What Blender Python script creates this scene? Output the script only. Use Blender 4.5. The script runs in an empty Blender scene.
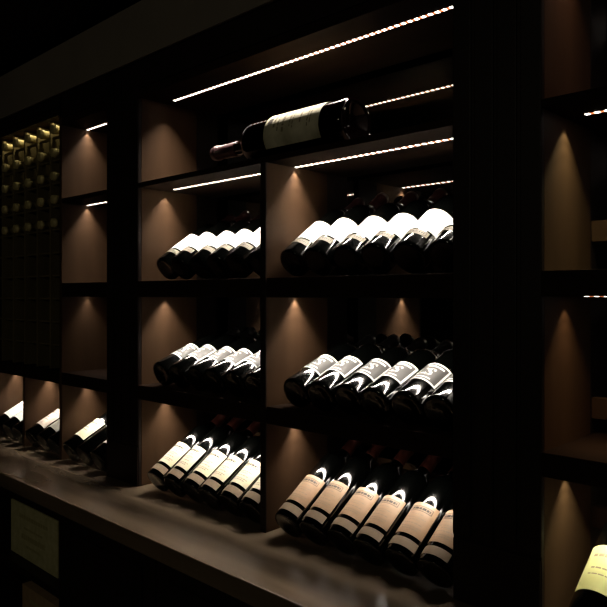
import bpy, bmesh, math, random
from mathutils import Vector, Matrix
random.seed(7)
S = bpy.context.scene
C = bpy.context.collection
K = 1.08            # metres from the camera to the front plane of the racks
H = 1.453           # camera height (eye level)
PI = math.pi
R = math.radians

def P(x, y, z):     # rack units -> metres
    return (x*K, y*K, H + z*K)

# ------------------------------------------------------------------ materials
def nodes(name):
    m = bpy.data.materials.new(name); m.use_nodes = True
    n = m.node_tree.nodes; l = m.node_tree.links
    return m, n, l, n['Principled BSDF']

def plain(name, col, rough=.5, metal=0, coat=0, spec=.5):
    m, n, l, b = nodes(name)
    b.inputs['Base Color'].default_value = (*col, 1)
    b.inputs['Roughness'].default_value = rough
    b.inputs['Metallic'].default_value = metal
    b.inputs['Coat Weight'].default_value = coat
    b.inputs['Specular IOR Level'].default_value = spec
    return m

def mottled(name, c1, c2, scale=(6, 6, 6), rough=.5, coat=0, spec=.5, detail=5, lo=.3, hi=.7, bump=0):
    m, n, l, b = nodes(name)
    tc = n.new('ShaderNodeTexCoord'); mp = n.new('ShaderNodeMapping')
    mp.inputs['Scale'].default_value = scale
    nz = n.new('ShaderNodeTexNoise'); nz.inputs['Scale'].default_value = 1; nz.inputs['Detail'].default_value = detail
    cr = n.new('ShaderNodeValToRGB')
    cr.color_ramp.elements[0].position = lo; cr.color_ramp.elements[1].position = hi
    cr.color_ramp.elements[0].color = (*c1, 1); cr.color_ramp.elements[1].color = (*c2, 1)
    l.new(tc.outputs['Object'], mp.inputs['Vector']); l.new(mp.outputs['Vector'], nz.inputs['Vector'])
    l.new(nz.outputs['Fac'], cr.inputs['Fac']); l.new(cr.outputs['Color'], b.inputs['Base Color'])
    if bump:
        bp = n.new('ShaderNodeBump'); bp.inputs['Strength'].default_value = bump; bp.inputs['Distance'].default_value = .002
        l.new(nz.outputs['Fac'], bp.inputs['Height']); l.new(bp.outputs['Normal'], b.inputs['Normal'])
    b.inputs['Roughness'].default_value = rough
    b.inputs['Coat Weight'].default_value = coat
    b.inputs['Specular IOR Level'].default_value = spec
    return m

M = {}
M['panel'] = mottled('walnut_veneer', (.046, .0240, .0120), (.069, .0368, .0188), (14, 14, 2.5), .6, spec=.12)
M['wood'] = mottled('espresso_wood', (.012, .0068, .0044), (.019, .0106, .007), (3, 14, 14), .7, spec=.03)
M['post'] = mottled('espresso_post', (.010, .006, .005), (.016, .010, .008), (14, 14, 2), .5, spec=.2)
M['counter'] = mottled('counter_wood', (.115, .082, .052), (.200, .145, .095), (2, 16, 16), .24, spec=.5, bump=.06)
M['glass'] = plain('dark_bottle_glass', (.0005, .0006, .0005), .08, 0, .35)
M['glass_red'] = plain('wine_filled_glass', (.0005, .0002, .0002), .03, 0, .4)
M['white_label'] = plain('white_paper', (.86, .84, .79), .6, spec=.25)
M['strip_label'] = mottled('kraft_paper', (.22, .19, .135), (.30, .26, .19), (60, 60, 60), .55, spec=.3)
M['grey_label'] = plain('grey_paper', (.060, .058, .056), .45, spec=.4)
M['cream_label'] = mottled('cream_paper', (.80, .72, .50), (.88, .82, .62), (30, 30, 30), .5, spec=.3)
M['buff_label'] = mottled('buff_paper', (.39, .255, .155), (.51, .34, .215), (30, 30, 30), .3, spec=.5)
M['buff_strip'] = mottled('buff_strip_paper', (.31, .225, .155), (.40, .30, .215), (30, 30, 30), .4, spec=.4)
M['pink_label'] = mottled('blush_paper', (.58, .47, .41), (.68, .58, .51), (30, 30, 30), .5, spec=.3)
M['dim_label'] = mottled('shaded_paper', (.20, .19, .16), (.27, .26, .22), (30, 30, 30), .5, spec=.3)  # shade on the label put into the paper colour
M['yellow_label'] = mottled('straw_paper', (.74, .70, .34), (.82, .78, .44), (20, 20, 20), .55, spec=.25)
M['aged_label'] = mottled('aged_paper', (.42, .39, .27), (.78, .73, .56), (16, 16, 16), .6, spec=.25, lo=.3, hi=.62)
M['aged_ink'] = plain('aged_ink', (.27, .23, .14), .7)
M['crate_ink'] = plain('crate_ink', (.43, .39, .19), .7)
M['ink'] = plain('dark_ink', (.06, .045, .035), .6)
M['faint_ink'] = plain('faint_ink', (.36, .27, .19), .6)
M['burnt_ink'] = plain('burnt_ink', (.16, .12, .06), .7)
M['cap_red'] = plain('dark_red_foil', (.045, .008, .007), .4, .3)
M['cap_rust'] = plain('rust_red_foil', (.11, .026, .015), .4, .3)
M['cap_plum'] = plain('plum_foil', (.045, .016, .018), .4, .2)
M['cap_black'] = plain('black_foil', (.010, .010, .010), .35, .2)
M['cap_gold'] = plain('pale_gold_foil', (.62, .52, .26), .4, .2)
M['mirror'] = plain('dark_mirror', (.50, .49, .47), .015, 1)
M['pine'] = mottled('pine_board', (.50, .47, .24), (.66, .62, .36), (40, 4, 40), .7, spec=.2)
M['old_pine'] = mottled('brown_crate_board', (.36, .24, .13), (.48, .33, .19), (40, 4, 40), .7, spec=.2)
M['rack_wood'] = mottled('tan_rack_wood', (.115, .09, .042), (.175, .137, .066), (20, 20, 3), .5, spec=.3)
M['fascia'] = mottled('taupe_paint', (.18, .155, .135), (.225, .195, .17), (3, 3, 3), .8, spec=.2)
M['wall'] = mottled('dark_plaster', (.030, .028, .026), (.042, .039, .036), (3, 3, 3), .85, spec=.2)
M['ceil'] = plain('black_ceiling', (.012, .011, .011), .9, spec=.1)
M['floor'] = mottled('dark_floor', (.030, .022, .016), (.050, .036, .026), (2, 12, 2), .45)

def led_material():
    m, n, l, b = nodes('led_tape')
    out = n['Material Output']; n.remove(b)
    tc = n.new('ShaderNodeTexCoord'); sp = n.new('ShaderNodeSeparateXYZ')
    mul = n.new('ShaderNodeMath'); mul.operation = 'MULTIPLY'; mul.inputs[1].default_value = 1/.0166
    fr = n.new('ShaderNodeMath'); fr.operation = 'FRACT'
    cr = n.new('ShaderNodeValToRGB'); cr.color_ramp.interpolation = 'EASE'
    e = cr.color_ramp.elements
    e[0].position = .0; e[0].color = (1, .92, .82, 1)
    e[1].position = .38; e[1].color = (1, .92, .82, 1)
    x = e.new(.52); x.color = (.15, .037, .011, 1)
    x = e.new(.90); x.color = (.15, .037, .011, 1)
    x = e.new(1.0); x.color = (1, .92, .82, 1)
    em = n.new('ShaderNodeEmission'); em.inputs['Strength'].default_value = 8.0
    l.new(tc.outputs['Object'], sp.inputs[0]); l.new(sp.outputs['X'], mul.inputs[0]); l.new(mul.outputs[0], fr.inputs[0])
    l.new(fr.outputs[0], cr.inputs['Fac']); l.new(cr.outputs['Color'], em.inputs['Color'])
    l.new(em.outputs[0], out.inputs['Surface'])
    return m
M['led'] = led_material()

# ------------------------------------------------------------------ helpers
def add_box(bm, a, b, bev=0):
    x0, x1 = sorted((a[0], b[0])); y0, y1 = sorted((a[1], b[1])); z0, z1 = sorted((a[2], b[2]))
    v = [bm.verts.new(p) for p in ((x0,y0,z0),(x1,y0,z0),(x1,y1,z0),(x0,y1,z0),(x0,y0,z1),(x1,y0,z1),(x1,y1,z1),(x0,y1,z1))]
    f = [bm.faces.new([v[i] for i in q]) for q in ((0,3,2,1),(4,5,6,7),(0,1,5,4),(1,2,6,5),(2,3,7,6),(3,0,4,7))]
    if bev:
        ed = list({e for q in f for e in q.edges})
        bmesh.ops.bevel(bm, geom=ed, offset=bev, segments=2, affect='EDGES', profile=.6)

def obj(name, bm, mat, parent=None, smooth=False):
    me = bpy.data.meshes.new(name); bm.normal_update(); bm.to_mesh(me); bm.free()
    if smooth:
        for p in me.polygons: p.use_smooth = True
    me.materials.append(M[mat] if isinstance(mat, str) else mat)
    o = bpy.data.objects.new(name, me); C.objects.link(o)
    if parent is not None:
        o.parent = parent
        o.matrix_parent_inverse = Matrix.Identity(4)
    return o

def tag(o, label, cat, group=None, kind=None):
    if label: o['label'] = label
    if cat: o['category'] = cat
    if group: o['group'] = group
    if kind: o['kind'] = kind
    return o

def thing(name, label, cat, loc=(0,0,0), rot=(0,0,0), group=None):
    o = bpy.data.objects.new(name, None); C.objects.link(o)
    o.empty_display_size = .05; o.location = loc; o.rotation_euler = rot
    return tag(o, label, cat, group)

def box(name, a, b, mat, parent=None, bev=.0015):
    """box between rack-unit corners a and b, as one mesh whose origin is at its parent's"""
    bm = bmesh.new(); A, B = Vector(P(*a)), Vector(P(*b))
    if parent is not None:
        A -= parent.location; B -= parent.location
        add_box(bm, A, B, bev); return obj(name, bm, mat, parent)
    c = (A+B)/2; c.z = min(A.z, B.z)
    add_box(bm, A-c, B-c, bev); o = obj(name, bm, mat); o.location = c
    return o

def lathe(bm, prof, n=40, closed_caps=True):
    rings = []
    for r, z in prof:
        if r < 1e-6: rings.append([bm.verts.new((0, 0, z))])
        else: rings.append([bm.verts.new((r*math.cos(2*PI*i/n), r*math.sin(2*PI*i/n), z)) for i in range(n)])
    for a, b in zip(rings, rings[1:]):
        for i in range(n):
            j = (i+1) % n
            if len(a) == 1 and len(b) == 1: continue
            if len(a) == 1: bm.faces.new((a[0], b[j], b[i]))
            elif len(b) == 1: bm.faces.new((a[i], a[j], b[0]))
            else: bm.faces.new((a[i], a[j], b[j], b[i]))

def wrap(bm, r, s0, s1, half, th=.0004, n=28, centre=0.0):
    """a paper label wrapped on a bottle: from height s0 to s1, over +-half radians about local -Y"""
    rows = []
    for rr in (r, r+th):
        for s in (s0, s1):
            rows.append([bm.verts.new((rr*math.sin(centre-half+2*half*i/n), -rr*math.cos(centre-half+2*half*i/n), s)) for i in range(n+1)])
    a, b, c, d = rows       # inner low, inner high, outer low, outer high
    for i in range(n):
        bm.faces.new((c[i], c[i+1], d[i+1], d[i]))
        bm.faces.new((a[i+1], a[i], b[i], b[i+1]))
        bm.faces.new((d[i], d[i+1], b[i+1], b[i]))
        bm.faces.new((a[i], a[i+1], c[i+1], c[i]))
    bm.faces.new((a[0], c[0], d[0], b[0])); bm.faces.new((c[n], a[n], b[n], d[n]))

def patch(bm, r, u0, u1, s0, s1, n=6):
    """thin printed mark on a bottle label, u along the curve in metres"""
    lo = [bm.verts.new((r*math.sin((u0+(u1-u0)*i/n)/r), -r*math.cos((u0+(u1-u0)*i/n)/r), s0)) for i in range(n+1)]
    hi = [bm.verts.new((v.co.x, v.co.y, s1)) for v in lo]
    for i in range(n): bm.faces.new((lo[i], lo[i+1], hi[i+1], hi[i]))

def letters(bm, text, r, u, s, size, shear=0.0):
    cu = bpy.data.curves.new('t', 'FONT'); cu.body = text; cu.size = size; cu.align_x = 'CENTER'; cu.shear = shear; cu.offset = size*.02
    cu.resolution_u = 3
    o = bpy.data.objects.new('t', cu); C.objects.link(o)
    dg = bpy.context.evaluated_depsgraph_get(); me = o.evaluated_get(dg).to_mesh()
    vs = [bm.verts.new((r*math.sin((u+v.co.x)/r), -r*math.cos((u+v.co.x)/r), s+v.co.y)) for v in me.vertices]
    for p in me.polygons:
        try: bm.faces.new([vs[i] for i in p.vertices])
        except ValueError: pass
    o.evaluated_get(dg).to_mesh_clear(); bpy.data.objects.remove(o); bpy.data.curves.remove(cu)

def words(bm, r, s, h, u0, u1, wmin=.003, wmax=.008, gap=.0018, rnd=random):
    u = u0
    while u < u1:
        w = min(rnd.uniform(wmin, wmax), u1-u)
        if w > .001: patch(bm, r, u, u+w, s, s+h, 3)
        u += w+gap

# ------------------------------------------------------------------ bottles
BR = .0376           # bottle radius in metres
BORDEAUX = [(0, .006), (.020, .004), (.030, .0005), (.0352, .001), (.0370, .004), (BR, .009), (BR, .150), (BR, .186),
            (.0368, .194), (.0342, .203), (.0290, .212), (.0225, .220), (.0175, .228), (.0152, .237), (.0143, .250), (.0140, .285),
            (.0155, .2855), (.0155, .292), (.0140, .2925), (.0138, .299), (0, .2995)]

def rule_frame(bm, r, u0, u1, s0, s1, w):
    patch(bm, r, u0, u1, s0, s0+w, 20); patch(bm, r, u0, u1, s1-w, s1, 20)
    patch(bm, r, u0, u0+w, s0, s1, 1); patch(bm, r, u1-w, u1, s0, s1, 1)

MESH = {}
def part(key, build, mat, smooth=False):
    if key not in MESH:
        bm = bmesh.new(); build(bm); bm.normal_update()
        me = bpy.data.meshes.new(key); bm.to_mesh(me); bm.free()
        if smooth:
            for p in me.polygons: p.use_smooth = True
        me.materials.append(M[mat]); MESH[key] = me
    return MESH[key]

def put(name, me, parent, label=None):
    o = bpy.data.objects.new(name, me); C.objects.link(o); o.parent = parent
    if label: o['label'] = label
    return o

def g_bottle(bm): lathe(bm, BORDEAUX, 44)
def g_capsule(bm): lathe(bm, [(.0150, .238), (.0153, .2385), (.0147, .252), (.0147, .284), (.0161, .2848), (.0161, .2926), (.0148, .2932), (.0146, .2998), (.0135, .3006), (0, .3007)], 32)

LR = BR+.0002        # labels sit just off the glass
def kind_white(bm): wrap(bm, LR, .058, .134, R(72))
def kind_white_strip(bm): wrap(bm, LR, .0370, .0525, R(50))
def ink_white_strip(bm):
    rule_frame(bm, LR+.0006, -.029, .029, .0392, .0503, .0010)
    words(bm, LR+.0006, .0427, .0040, -.024, .024, rnd=random.Random(3))
def ink_white(bm):
    words(bm, LR+.0006, .106, .0025, -.02, .02, rnd=random.Random(4)); words(bm, LR+.0006, .096, .0018, -.018, .018, rnd=random.Random(5))
def kind_grey(bm): wrap(bm, LR, .058, .128, R(62))
def ink_grey(bm):
    r = LR+.0006
    rule_frame(bm, r, -.0402, .0402, .0585, .1275, .0042)
    letters(bm, 'CS', r, -.008, .080, .036, .2)
    words(bm, r, .113, .0048, -.010, .028, .008, .012, .0008, random.Random(6))
    patch(bm, r, -.030, .020, .0685, .0715, 10)
def kind_tall(bm): wrap(bm, LR, .045, .124, R(53))
def kind_tall_strip(bm): wrap(bm, LR, .016, .035, R(53))
def ink_tall(bm):
    r = LR+.0006
    rule_frame(bm, r, -.026, .026, .102, .115, .0014)
    words(bm, r, .1055, .006, -.022, .022, .005, .010, .0012, random.Random(8))
def faint_tall(bm):
    r = LR+.0006; rn = random.Random(9)
    for s, w in ((.093, .014), (.084, .022), (.0785, .012), (.070, .020), (.061, .024), (.056, .018)):
        words(bm, r, s, .0022, -w, w, rnd=rn)
def kind_low(bm): wrap(bm, LR, .048, .138, R(58))
def ink_row(q, h, u0, u1, sd):
    return lambda bm: words(bm, LR+.0006, q, h, u0, u1, .005, .011, .0016, random.Random(sd))
LOW_ROWS = ((.114, .006, -.022, .024, 12), (.090, .003, -.018, .012, 13), (.078, .0022, -.020, .018, 14))

ORD = ['first', 'second', 'third', 'fourth', 'fifth', 'sixth']

def bottle(X, Y0, zs, tilt, style, label, group, roll=0.0, cap='cap_red', name='wine_bottle'):
    """inclined bottle: base forward and down on the shelf at zs, neck up and back"""
    t = R(tilt)
    loc = Vector(P(X, Y0, zs)); loc.z += .0370*math.cos(t) + .0012
    e = thing(name, label, 'bottle', loc, (0, 0, 0), group)
    e.rotation_mode = 'XYZ'
    e.matrix_world = Matrix.Translation(loc) @ Matrix.Rotation(-(PI/2-t), 4, 'X') @ Matrix.Rotation(roll, 4, 'Z')
    put('glass', part('bottle_glass', g_bottle, 'glass', True), e)
    put('capsule', part('capsule_'+cap, g_capsule, cap, True), e)
    if style == 'white':
        l = put('label', part('white_front', kind_white, 'white_label'), e)
        put('printing', part('white_print', ink_white, 'strip_label'), l)
        l2 = put('strip_label', part('white_strip', kind_white_strip, 'strip_label'), e, 'narrow tan strip label')
        put('printing', part('white_strip_print', ink_white_strip, 'ink'), l2)
    elif style == 'grey':
        l = put('label', part('grey_front', kind_grey, 'grey_label'), e)
        put('lettering', part('grey_print', ink_grey, 'white_label'), l, 'white border and large white letters')
    elif style in ('cream', 'buff'):
        l = put('label', part(style+'_front', kind_tall, style+'_label'), e)
        put('printing', part(style+'_print', ink_tall, 'ink'), l)
        put('printing', part(style+'_faint', faint_tall, 'faint_ink'), l)
        put('strip_label', part(style+'_strip', kind_tall_strip, 'buff_strip'), e, 'narrow lower strip label')
    elif style in ('pink', 'plain_white', 'yellow', 'cream_low', 'dim'):
        mat = {'pink': 'pink_label', 'plain_white': 'white_label', 'yellow': 'yellow_label', 'cream_low': 'cream_label', 'dim': 'dim_label'}[style]
        l = put('label', part(style+'_front', kind_low, mat), e)
        for k, row in enumerate(LOW_ROWS):
            put('printing', part(f'{style}_print_{k}', ink_row(*row), 'ink' if style in ('pink', 'cream_low') else 'faint_ink'), l)
    return e

# shelf levels in rack units (z measured from eye level)
S0, S1B, S1T, S2B, S2T, S3B, S3T, CT = .527, .286, .299, -.002, .037, -.277, -.240, -.512
YF, YP, YR, YM = 1.0, 1.195, 1.268, 1.289     # front plane, end of lit panel, rear stile, mirror
YL = 1.086                                    # LED line

XS = {'white': {'left': [-1.503, -1.431, -1.3585, -1.286, -1.213, -1.140], 'right': [-1.033, -.958, -.882, -.806, -.729, -.6540]},
      'grey': {'left': [-1.492, -1.420, -1.348, -1.276, -1.204, -1.132], 'right': [-1.0035, -.9335, -.8635, -.7935, -.7233, -.6530]},
      'tall': {'left': [-1.488, -1.416, -1.344, -1.272, -1.200, -1.129], 'right': [-1.010, -.9385, -.867, -.7957, -.7245, -.6535]}}
rows = [
  ('white', S2T, 1.035, 34, 'cap_red', 'upper row', 'white label and tan strip'),
  ('grey', S3T, 1.016, 21.5, 'cap_black', 'middle row', 'grey label with white letters'),
  ('tall', CT, 1.000, 33, 'cap_rust', 'bottom row', 'label'),
]
for st, zs, y0, tilt, cap, rn, look in rows:
    for side, xs in XS[st].items():
        style = {'tall': {'left': 'cream', 'right': 'buff'}[side]}.get(st, st)
        lk = look if st != 'tall' else {'left': 'two-part cream ', 'right': 'two-part buff '}[side]+look
        for i, x in enumerate(xs):
            jit = .003*math.sin(i*2.3+len(rn))
            bottle(x, y0+jit, zs, tilt+.8*math.sin(i*1.7), style,
                   f'{ORD[i]} bottle from the {"left post" if side=="left" else "divider"}, {rn}, {lk}',
                   f'bottles with the {"white" if st=="white" else "grey" if st=="grey" else style} labels {side} of the divider',
                   roll=R(4*math.sin(i*3.1+1)), cap=cap)

# left-hand lower cubbies, three bottles each
for i, (x, st, lb) in enumerate((
    (-2.490, 'plain_white', 'tilted bottle with overexposed white label at the far left end of the counter'),
    (-2.405, 'plain_white', 'dark bottle with white label, middle of the far left counter cubby'),
    (-2.3245, 'dim', 'dark bottle in the far left counter cubby, against its right divider'),
    (-2.222, 'pink', 'bottle with blush label and dark printing in the cubby second from the far left'),
    (-2.135, 'dim', 'bottle with grey label tinted dark for shade beside the blush-labelled one'),
    (-2.0595, 'dim', 'dark bottle behind the shade-tinted one, against the right divider'),
    (-1.957, 'cream_low', 'bottle with broad cream label in the cubby beside the left post'),
    (-1.872, 'none', 'black bottle with no label in view, between cream and blush labels'),
    (-1.788, 'pink', 'bottle with blush label half hidden by the left post'))):
    bottle(x, 1.0, CT, 28, st, lb, 'bottles in the small counter cubbies', roll=R(6*math.sin(i*2.1)), cap='cap_black')

# right-hand bay
bottle(-.384, .985, CT, 33, 'yellow', 'large-looking bottle with straw yellow label in the right-hand bay', None, cap='cap_black')

# big bottle lying on the upper shelf
def big_bottle():
    r = .0515; L = .485
    e = thing('large_wine_bottle', 'very large wine bottle with aged label lying on its side on the upper shelf', 'bottle',
              Vector(P(-.880, 1.068, S1T)) + Vector((0, 0, r*1.08+.0005)))
    e.matrix_world = Matrix.Translation(e.location) @ Matrix.Rotation(-PI/2, 4, 'Y') @ Matrix.Rotation(PI/2, 4, 'Z') @ Matrix.Diagonal((1.08, 1.08, 1.02, 1))
    bm = bmesh.new()
    lathe(bm, [(0, .020), (.022, .014), (.038, .004), (.044, .0005), (.0485, .002), (.0508, .007), (r, .014), (r, .20), (r, .298),
               (.0506, .308), (.0480, .319), (.0420, .330), (.0330, .338), (.0250, .344), (.0195, .351), (.0172, .362), (.0160, .400), (.0158, .463),
               (.0178, .4635), (.0178, .4735), (.0158, .474), (.0156, .4825), (0, .483)], 56)
    obj('glass', bm, 'glass_red', e, True)
    bm = bmesh.new(); lathe(bm, [(.0176, .388), (.0180, .3885), (.0170, .41), (.0168, .4625), (.0185, .463), (.0185, .4745), (.0166, .475), (.0164, .4838), (.015, .4845), (0, .4846)], 36)
    obj('capsule', bm, 'cap_plum', e, True)
    lab = None
    bm = bmesh.new(); wrap(bm, r+.0002, .062, .236, R(70), n=40, centre=BIG_C); lab = obj('label', bm, 'aged_label', e)
    rn = random.Random(5); rr = r+.0009
    for q, w, h in ((.200, .020, .006), (.188, .030, .004), (.170, .034, .007), (.150, .026, .003), (.141, .030, .003), (.117, .022, .004), (.095, .034, .003), (.087, .028, .003)):
        bm = bmesh.new(); words(bm, rr, q, h, BIG_C*rr-w, BIG_C*rr+w, .004, .011, .003, rn); obj('printing', bm, 'aged_ink', lab)
    bm = bmesh.new()
    patch(bm, rr, BIG_C*rr-.008, BIG_C*rr+.008, .212, .228, 6)
    obj('emblem', bm, 'ink', lab)
    return e
BIG_C = -.95
big_bottle()

# ------------------------------------------------------------------ lamps and LED lines
def rail_top(zs, tilt, y0, ya, yb):
    t = R(tilt); best = 9
    oz = zs + (.0370*math.cos(t)+.0012)/K
    for (ra, sa), (rb, sb) in zip(BORDEAUX, BORDEAUX[1:]):
        for k in range(9):
            rr = max(ra+(rb-ra)*k/8, .0163)/K; ss = (sa+(sb-sa)*k/8)/K
            y = y0 + ss*math.cos(t) + rr*math.sin(t); z = oz + ss*math.sin(t) - rr*math.cos(t)
            if ya-.004 <= y <= yb+.004: best = min(best, z)
    return best - .0022

def area(x0, x1, z, power, col=(1, .90, .78), y=YL, spread=86, wid=.006, sk=1.0):
    ld = bpy.data.lights.new('led_glow', 'AREA'); ld.shape = 'RECTANGLE'
    ln = abs(x1-x0)*K
    ld.size = ln; ld.size_y = wid; ld.energy = power*ln; ld.color = col; ld.spread = R(spread)
    o = bpy.data.objects.new('led_glow', ld); C.objects.link(o)
    p = Vector(P((x0+x1)/2, y, z)); p.z -= .0046
    o.location = p
    for dx in FIRST:
        sd = bpy.data.lights.new('led_diode', 'SPOT'); sd.energy = power*SPOT_K*sk; sd.color = col; sd.spot_size = R(82); sd.spot_blend = .18; sd.shadow_soft_size = .002
        so = bpy.data.objects.new('led_diode', sd); C.objects.link(so)
        q = Vector(P(min(x0, x1), y, z)); q.z -= .0046; q.x += dx; so.location = q
FIRST = (.006, .022, .045); SPOT_K = .10

def led(parent, x0, x1, z, y=YL, w=.0080):
    bm = bmesh.new(); ln = abs(x1-x0)*K
    add_box(bm, (0, -w/2, -.0007), (ln, w/2, -.0001))
    o = obj('led_strip', bm, 'led', parent)
    o.location = Vector(P(min(x0, x1), y, z)) - parent.location
    return o

PW = 2.6
# ------------------------------------------------------------------ cabinets
def panel(name, x0, x1, z0, z1, parent, mat='panel', y0=YF, y1=YP):
    if name == 'side_panel': y0 = YF+.012
    return box(name, (x0, y0, z0), (x1, y1, z1), mat, parent, .001)

X0, X1 = -1.5785, -.6155         # inner faces of the posts, centre bay
DL, DR = -1.0900, -1.0745        # divider
cen = thing('display_cabinet', 'central wine display with lit shelves, a divider and mirrored back', 'cabinet', P((X0+X1)/2, YF, CT))
G = .0006
for nm, xa, xb in (('side_panel', X0-.009, X0), ('side_panel', X1+.006, X1+.015)):
    panel(nm, xa, xb, CT+G, .62, cen, 'panel' if xa < -1 else 'post')
    box('rear_stile', (xa, YP, CT+G), (xb, YR, .62), 'post', cen, .001)
panel('divider', DL, DR, CT+G, S1B, cen)
box('divider_edge', (DL-.0008, YF-.004, CT+G), (DR+.0008, YF-.0002, S1B), 'post', cen, .001)
box('rear_stile', (DL, YP, CT+G), (DR, YR, S1B), 'post', cen, .001)
box('shelf', (X0+.0004, YF, S0), (X1-.0004, YR, S0+.022), 'wood', cen)
box('shelf', (X0+.0004, YF, S1B), (X1-.0004, YR, S1T), 'wood', cen)
for a, b in ((X0+.0004, DL), (DR, X1-.0004)):
    box('shelf', (a, YF, S2B), (b, YR, S2T), 'wood', cen)
    box('shelf', (a, YF, S3B), (b, YR, S3T), 'wood', cen)
    for zs, th, y0 in ((S2T, 34, 1.035), (S3T, 21.5, 1.016), (CT, 33, 1.0)):
        zt = rail_top(zs, th+.8, y0+.003, YP+.003, YP+.021) - .003
        box('neck_rail', (a, YP+.003, zt-.030), (b, YP+.021, zt), 'panel', cen, .001)
        box('rail_bracket', (a, YP+.021, zt-.030), (a+.012, YP+.040, zt), 'panel', cen, .001)
box('mirror', (X0, YM, CT+G), (X1, YM+.006, .62), 'mirror', cen, 0)
box('header', (X0+.0004, YF, S0+.024), (X1-.0004, YF+.03, .66), 'post', cen)
led(cen, X0+.045, X1-.012, S0); area(X0+.040, X1-.010, S0, PW*2.2, sk=.22)
for (a, b, k) in ((X0+.010, DL-.003, 0), (DR+.003, X1-.010, 1)):
    box('lip', (X0+.0004 if k == 0 else DR, YF, S2B-.0034), (DL if k == 0 else X1-.0004, YF+.010, S2B+.001), 'wood', cen, .0004)
    led(cen, a+(.036 if k == 0 else .001), b, S1B); area(a, b, S1B, PW*1.05, sk=1.1)
    led(cen, a+(.030 if k == 0 else .001), b, S2B); area(a, b, S2B, PW*.9, sk=1.2, spread=100)
    led(cen, a+.001, b, S3B); area(a, b, S3B, PW*(.8 if k == 0 else .45), sk=(1 if k == 0 else 1.5))

# posts
def post(x0, x1, label):
    e = thing('pilaster', label, 'post', P((x0+x1)/2, YF, CT))
    w = x1-x0
    box('shaft', (x0+.0175, YF+.012, CT+G), (x1-.0175, YM, .66), 'post', e, .001)
    box('face_board', (x0, YF+.003, CT+G), (x1, YF+.0115, .66), 'post', e, .001)
    for i in range(4):
        a = x0 + w*(.0 + .26*i); b = a + w*.22
        box('reed', (a, YF, CT+.11), (b, YF+.0028, .60), 'post', e, .002)
    box('plinth', (x0+.001, YF-.001, CT+G), (x1-.001, YF+.0028, CT+.105), 'post', e, .002)
    return e
post(-1.738, X0, 'dark wooden post between the narrow left cubbies and the central display')
post(X1, -.4610, 'broad black wooden post between central display and right-hand bay')

# narrow column beside the left post
XA, XB = -2.007, -1.7385
lc = thing('display_cabinet', 'narrow unit of stacked empty lit cubbies left of the left post', 'cabinet', P((XA+XB)/2, YF, CT))
panel('partition', XA-.015, XA, CT+G, .62, lc)
panel('side_panel', XB+.001, XB+.010, CT+G, .62, lc)
box('rear_stile', (XA-.015, YP, CT+G), (XA, YR, .62), 'post', lc, .001)
for z0, z1 in ((S0, S0+.022), (S1B, S1T), (S2B, S2T), (S3B, S3T)):
    box('shelf', (XA, YF, z0), (XB, YR, z1), 'wood', lc)
box('mirror', (XA-.015, YM, CT+G), (XB, YM+.006, .62), 'mirror', lc, 0)
box('header', (XA-.015, YF, S0+.024), (XB, YF+.03, .66), 'post', lc)
box('lip', (XA, YF, S2B-.0034), (XB, YF+.010, S2B+.001), 'wood', lc, .0004)
for z, k in ((S0, .8), (S1B, .8), (S2B, .22), (S3B, .55)):
    led(lc, XA+.004, XB-.012, z); area(XA+.004, XB-.012, z, PW*k)

# far-left unit: bottle rack over two small cubbies
FA = -2.535
fl = thing('rack_cabinet', 'dark cabinet at the far left end above two small counter cubbies', 'cabinet', P((FA+XA)/2, YF, CT))
panel('divider', FA-.015, FA, CT+G, S3B, fl); panel('divider', -2.285, -2.270, CT+G, S3B, fl)
box('shelf', (FA-.015, YF, S3B), (XA-.0155, YR, S3T), 'wood', fl)
box('shelf', (FA-.015, YF, S0+.036), (XA-.0155, YR, S0+.060), 'wood', fl)
box('back_panel', (FA-.30, YM, CT+G), (XA-.0155, YM+.006, .62), 'post', fl, 0)
box('header', (FA-.30, YF, S0+.062), (XA-.0155, YF+.03, .66), 'post', fl)
for a, b in ((FA+.004, -2.289), (-2.266, XA-.019)):
    led(fl, a, b, S3B); area(a, b, S3B, PW*.58, sk=1.2)

rk = thing('bottle_rack', 'tall wooden lattice bottle rack with necks facing out at far left', 'rack', P((FA+XA)/2, YF+.02, S3T))
PITCH, RZ = .0945, .0745
cols = [-2.0680 - PITCH*i for i in range(6)]
for i in range(6):
    x = cols[i] + PITCH/2 - .012
    box('upright', (x-.004, YF+.020, S3T+.001), (x+.004, YF+.065, S0+.033), 'rack_wood', rk, .001)
    box('upright', (x-.004, YF+.19, S3T+.001), (x+.004, YF+.215, S0+.033), 'rack_wood', rk, .001)
RZS = [.528 - RZ*i for i in range(10)]
for z in RZS:
    box('cross_rail', (cols[-1]-PITCH/2, YF+.027, z-.0215), (XA-.018, YF+.037, z-.0155), 'rack_wood', rk, .0006)
    box('cross_rail', (cols[-1]-PITCH/2, YF+.195, z-.0388), (XA-.018, YF+.205, z-.0355), 'rack_wood', rk, .0006)
area(cols[-1]-.04, XA-.03, S0+.036, .34, (1, .86, .50), y=YF+.03, spread=120)
CN = ['nearest the lit cubbies', 'second from the lit cubbies', 'third from the lit cubbies', 'fourth from the lit cubbies', 'fifth from the lit cubbies']
RN = ['top', 'second', 'third', 'fourth', 'fifth', 'sixth']
g_only = part('bottle_glass', g_bottle, 'glass', True)
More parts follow.
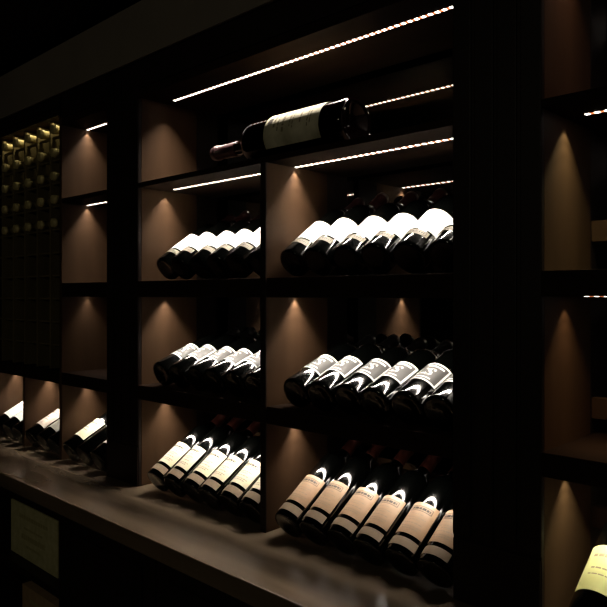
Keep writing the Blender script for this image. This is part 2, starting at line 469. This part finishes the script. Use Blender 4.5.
for ri, z in enumerate(RZS[:5]):
    for ci, x in enumerate(cols[:5]):
        loc = Vector(P(x-.012, YF+.018, z))
        e = thing('wine_bottle', f'racked bottle with pale capsule in the {RN[ri]} row, column {CN[ci]}', 'bottle', loc, (0, 0, 0), 'bottles lying in the far left rack')
        # neck towards the room
        e.matrix_world = Matrix.Translation(loc + Vector((0, .285, 0))) @ Matrix.Rotation(PI/2, 4, 'X')
        put('glass', g_only, e); put('capsule', part('capsule_cap_gold', g_capsule, 'cap_gold', True), e)

# right-hand bay
XC, XD = -.4610, .02
rb = thing('display_cabinet', 'dim right-hand wine display with empty shelves beyond the broad post', 'cabinet', P((XC+XD)/2, YF, CT))
panel('side_panel', XC-.009, XC, CT+G, .78, rb)
panel('side_panel', XD-.009, XD, CT+G, .78, rb)
box('rear_stile', (XC-.009, YP, CT+G), (XC, YR, .78), 'post', rb, .001)
for z0, z1 in ((S0+.05, S0+.075), (S1B, S1T), (S2B, S2T), (S3B, S3T)):
    box('shelf', (XC, YF, z0), (XD-.009, YR, z1), 'wood', rb)
for zs, th, y0 in ((S2T, 34, 1.035), (S3T, 21.5, 1.016), (CT, 33, .985)):
    zt = rail_top(zs, th+.8, y0+.003, YP+.003, YP+.021) - .003
    box('neck_rail', (XC, YP+.003, zt-.036), (XD-.009, YP+.021, zt), 'panel', rb, .001)
box('mirror', (XC, YM, CT+G), (XD, YM+.006, .78), 'mirror', rb, 0)
for z, k, c, on in ((S0+.05, .20, (1, .66, .50), 0), (S1B, .55, (1, .92, .55), 1), (S2B, .24, (1, .72, .42), 1), (S3B, .48, (1, .95, .62), 0)):
    led(rb, XC+.034, XD-.012, z); area(XC+.012, XD-.012, z, PW*k, c, sk=1.4)

# ------------------------------------------------------------------ counter and its base
YC = .805
ctr = box('counter', (-3.2, YC, CT-.040), (.35, YM+.008, CT), 'counter', None, .004)
tag(ctr, 'long dark polished wooden counter running under all the bottle racks', 'counter')
YB = .850
base = thing('base_cabinet', 'black base cabinet with open niches for wooden crates under the counter', 'cabinet', P(-1.5, YB, -H/K))
ZF = -H/K
NT, NB = -.600, -.787           # top niche
LT, LB = -.830, -1.045          # lower niche
nich = [(-2.135, -1.722), (-2.520, -2.195)]
def bb(n, a, b, m='post'): return box(n, a, b, m, base, .0015)
bb('plinth', (-2.6, YB+.06, ZF+.001), (.35, YB+.08, ZF+.09))
bb('top_rail', (-2.6, YB, NT), (-1.70, YB+.02, CT-.041))
for xa, xb in ((-1.722, -1.70), (-2.195, -2.135), (-2.60, -2.520)):
    bb('stile', (xa, YB, ZF+.09), (xb, YB+.30, NT))
for xa, xb in nich:
    bb('shelf', (xa, YB, NB-.020), (xb, YB+.40, NB))
    bb('shelf', (xa, YB, LB-.020), (xb, YB+.40, LB))
bb('back_panel', (-2.6, YB+.405, ZF+.09), (.35, YB+.42, CT-.041))
xw = -1.70
while xw < -.05:
    d = bb('door', (xw+.002, YB, ZF+.095), (xw+.428, YB+.018, CT-.045))
    bm = bmesh.new(); add_box(bm, Vector(P(xw+.05, YB-.006, ZF+.15))-base.location, Vector(P(xw+.38, YB+.001, CT-.10))-base.location, .003)
    f = obj('raised_panel', bm, 'post', d)
    xw += .430

def crate(x0, x1, z0, z1, y0, mat, label, depth=.33):
    e = thing('wooden_crate', label, 'crate', P((x0+x1)/2, y0, z0+.0008))
    z0 += .0008; th = .012
    box('end_board', (x0, y0, z0), (x1, y0+th, z1), mat, e, .001)
    box('end_board', (x0, y0+depth-th, z0), (x1, y0+depth, z1), mat, e, .001)
    box('side_board', (x0, y0+th, z0), (x0+.008, y0+depth-th, z1), mat, e, .001)
    box('side_board', (x1-.008, y0+th, z0), (x1, y0+depth-th, z1), mat, e, .001)
    box('lid', (x0+.008, y0+th, z1-.009), (x1-.008, y0+depth-th, z1), mat, e, .001)
    rn = random.Random(int(-x0*1000))
    o = Vector(P(x0, y0, z0))-e.location; w = (x1-x0)*K; h = (z1-z0)*K
    def mark(a, b, c, d): add_box(bm, (o.x+a*w, o.y-.0008, o.z+c*h), (o.x+b*w, o.y+.0002, o.z+d*h))
    for zz, hh, a, b in ((.74, .07, .2, .8), (.55, .035, .3, .7), (.36, .09, .25, .75), (.22, .04, .35, .65)):
        u = a; bm = bmesh.new()
        while u < b:
            q = rn.uniform(.02, .05); mark(u, min(u+q, b), zz, zz+hh); u += q+.014
        obj('branded_print', bm, 'crate_ink', e)
    return e
crate(-2.106, -1.800, NB, -.628, .885, 'pine', 'pale wooden wine crate with faint printing in the upper niche under the counter')
crate(-2.495, -2.208, NB, -.628, .885, 'pine', 'pale wooden crate cut by the left edge of the photo')
crate(-2.060, -1.785, LB, -.880, .900, 'old_pine', 'brown wooden crate low in the niche, under the pale printed crate')

# ------------------------------------------------------------------ room
def struct(o): o['kind'] = 'structure'; return o
ZC = .80
struct(box('floor', (-5.2, -2.6, ZF-.06), (2.4, 1.6, ZF), 'floor', None, 0))
struct(box('ceiling', (-5.2, -2.6, ZC), (2.4, 1.6, ZC+.06), 'ceil', None, 0))
struct(box('wall_back', (-5.2, 1.6, ZF), (2.4, 1.66, ZC), 'wall', None, 0))
struct(box('wall_front', (-5.2, -2.66, ZF), (2.4, -2.6, ZC), 'wall', None, 0))
struct(box('wall_left', (-5.26, -2.6, ZF), (-5.2, 1.6, ZC), 'wall', None, 0))
struct(box('wall_right', (2.4, -2.6, ZF), (2.46, 1.6, ZC), 'wall', None, 0))
struct(box('trim_1', (-5.19, YF-.012, .622), (2.39, YF-.002, .772), 'fascia', None, .002))

# dim unseen fill, added to brighten the crates and the fascia
def fill_light(x, y, z, power, size, col, aim=None):
    ld = bpy.data.lights.new('added_fill', 'AREA'); ld.shape = 'DISK'; ld.size = size; ld.energy = power; ld.color = col
    o = bpy.data.objects.new('added_fill', ld); C.objects.link(o); o.location = P(x, y, z)
    if aim is not None:
        d = Vector(P(*aim)) - Vector(P(x, y, z)); o.rotation_euler = d.to_track_quat('-Z', 'Y').to_euler()
fill_light(-.6, -1.6, .77, 4.2, .3, (1, .90, .62), aim=(-1.9, .9, -.7))

w = bpy.data.worlds.new('room_dark'); S.world = w; w.use_nodes = True
w.node_tree.nodes['Background'].inputs['Color'].default_value = (.9, .95, 1, 1)
w.node_tree.nodes['Background'].inputs['Strength'].default_value = 0.0

# ------------------------------------------------------------------ camera
cam = bpy.data.cameras.new('camera'); co = bpy.data.objects.new('camera', cam); C.objects.link(co)
co.location = (0, 0, H); co.rotation_euler = (PI/2, 0, R(44)); cam.sensor_width = 36
cam.lens = 681/607*36; cam.shift_y = -8.5/607; cam.shift_x = 0.5/607; cam.clip_start = .02
S.camera = co
S.view_settings.view_transform = 'Standard'; S.view_settings.look = 'None'; S.view_settings.gamma = 1
S.view_settings.exposure = 0; S.view_settings.use_curve_mapping = False
S.cycles.use_denoising = True
S.cycles.max_bounces = 8; S.cycles.caustics_reflective = False; S.cycles.caustics_refractive = False
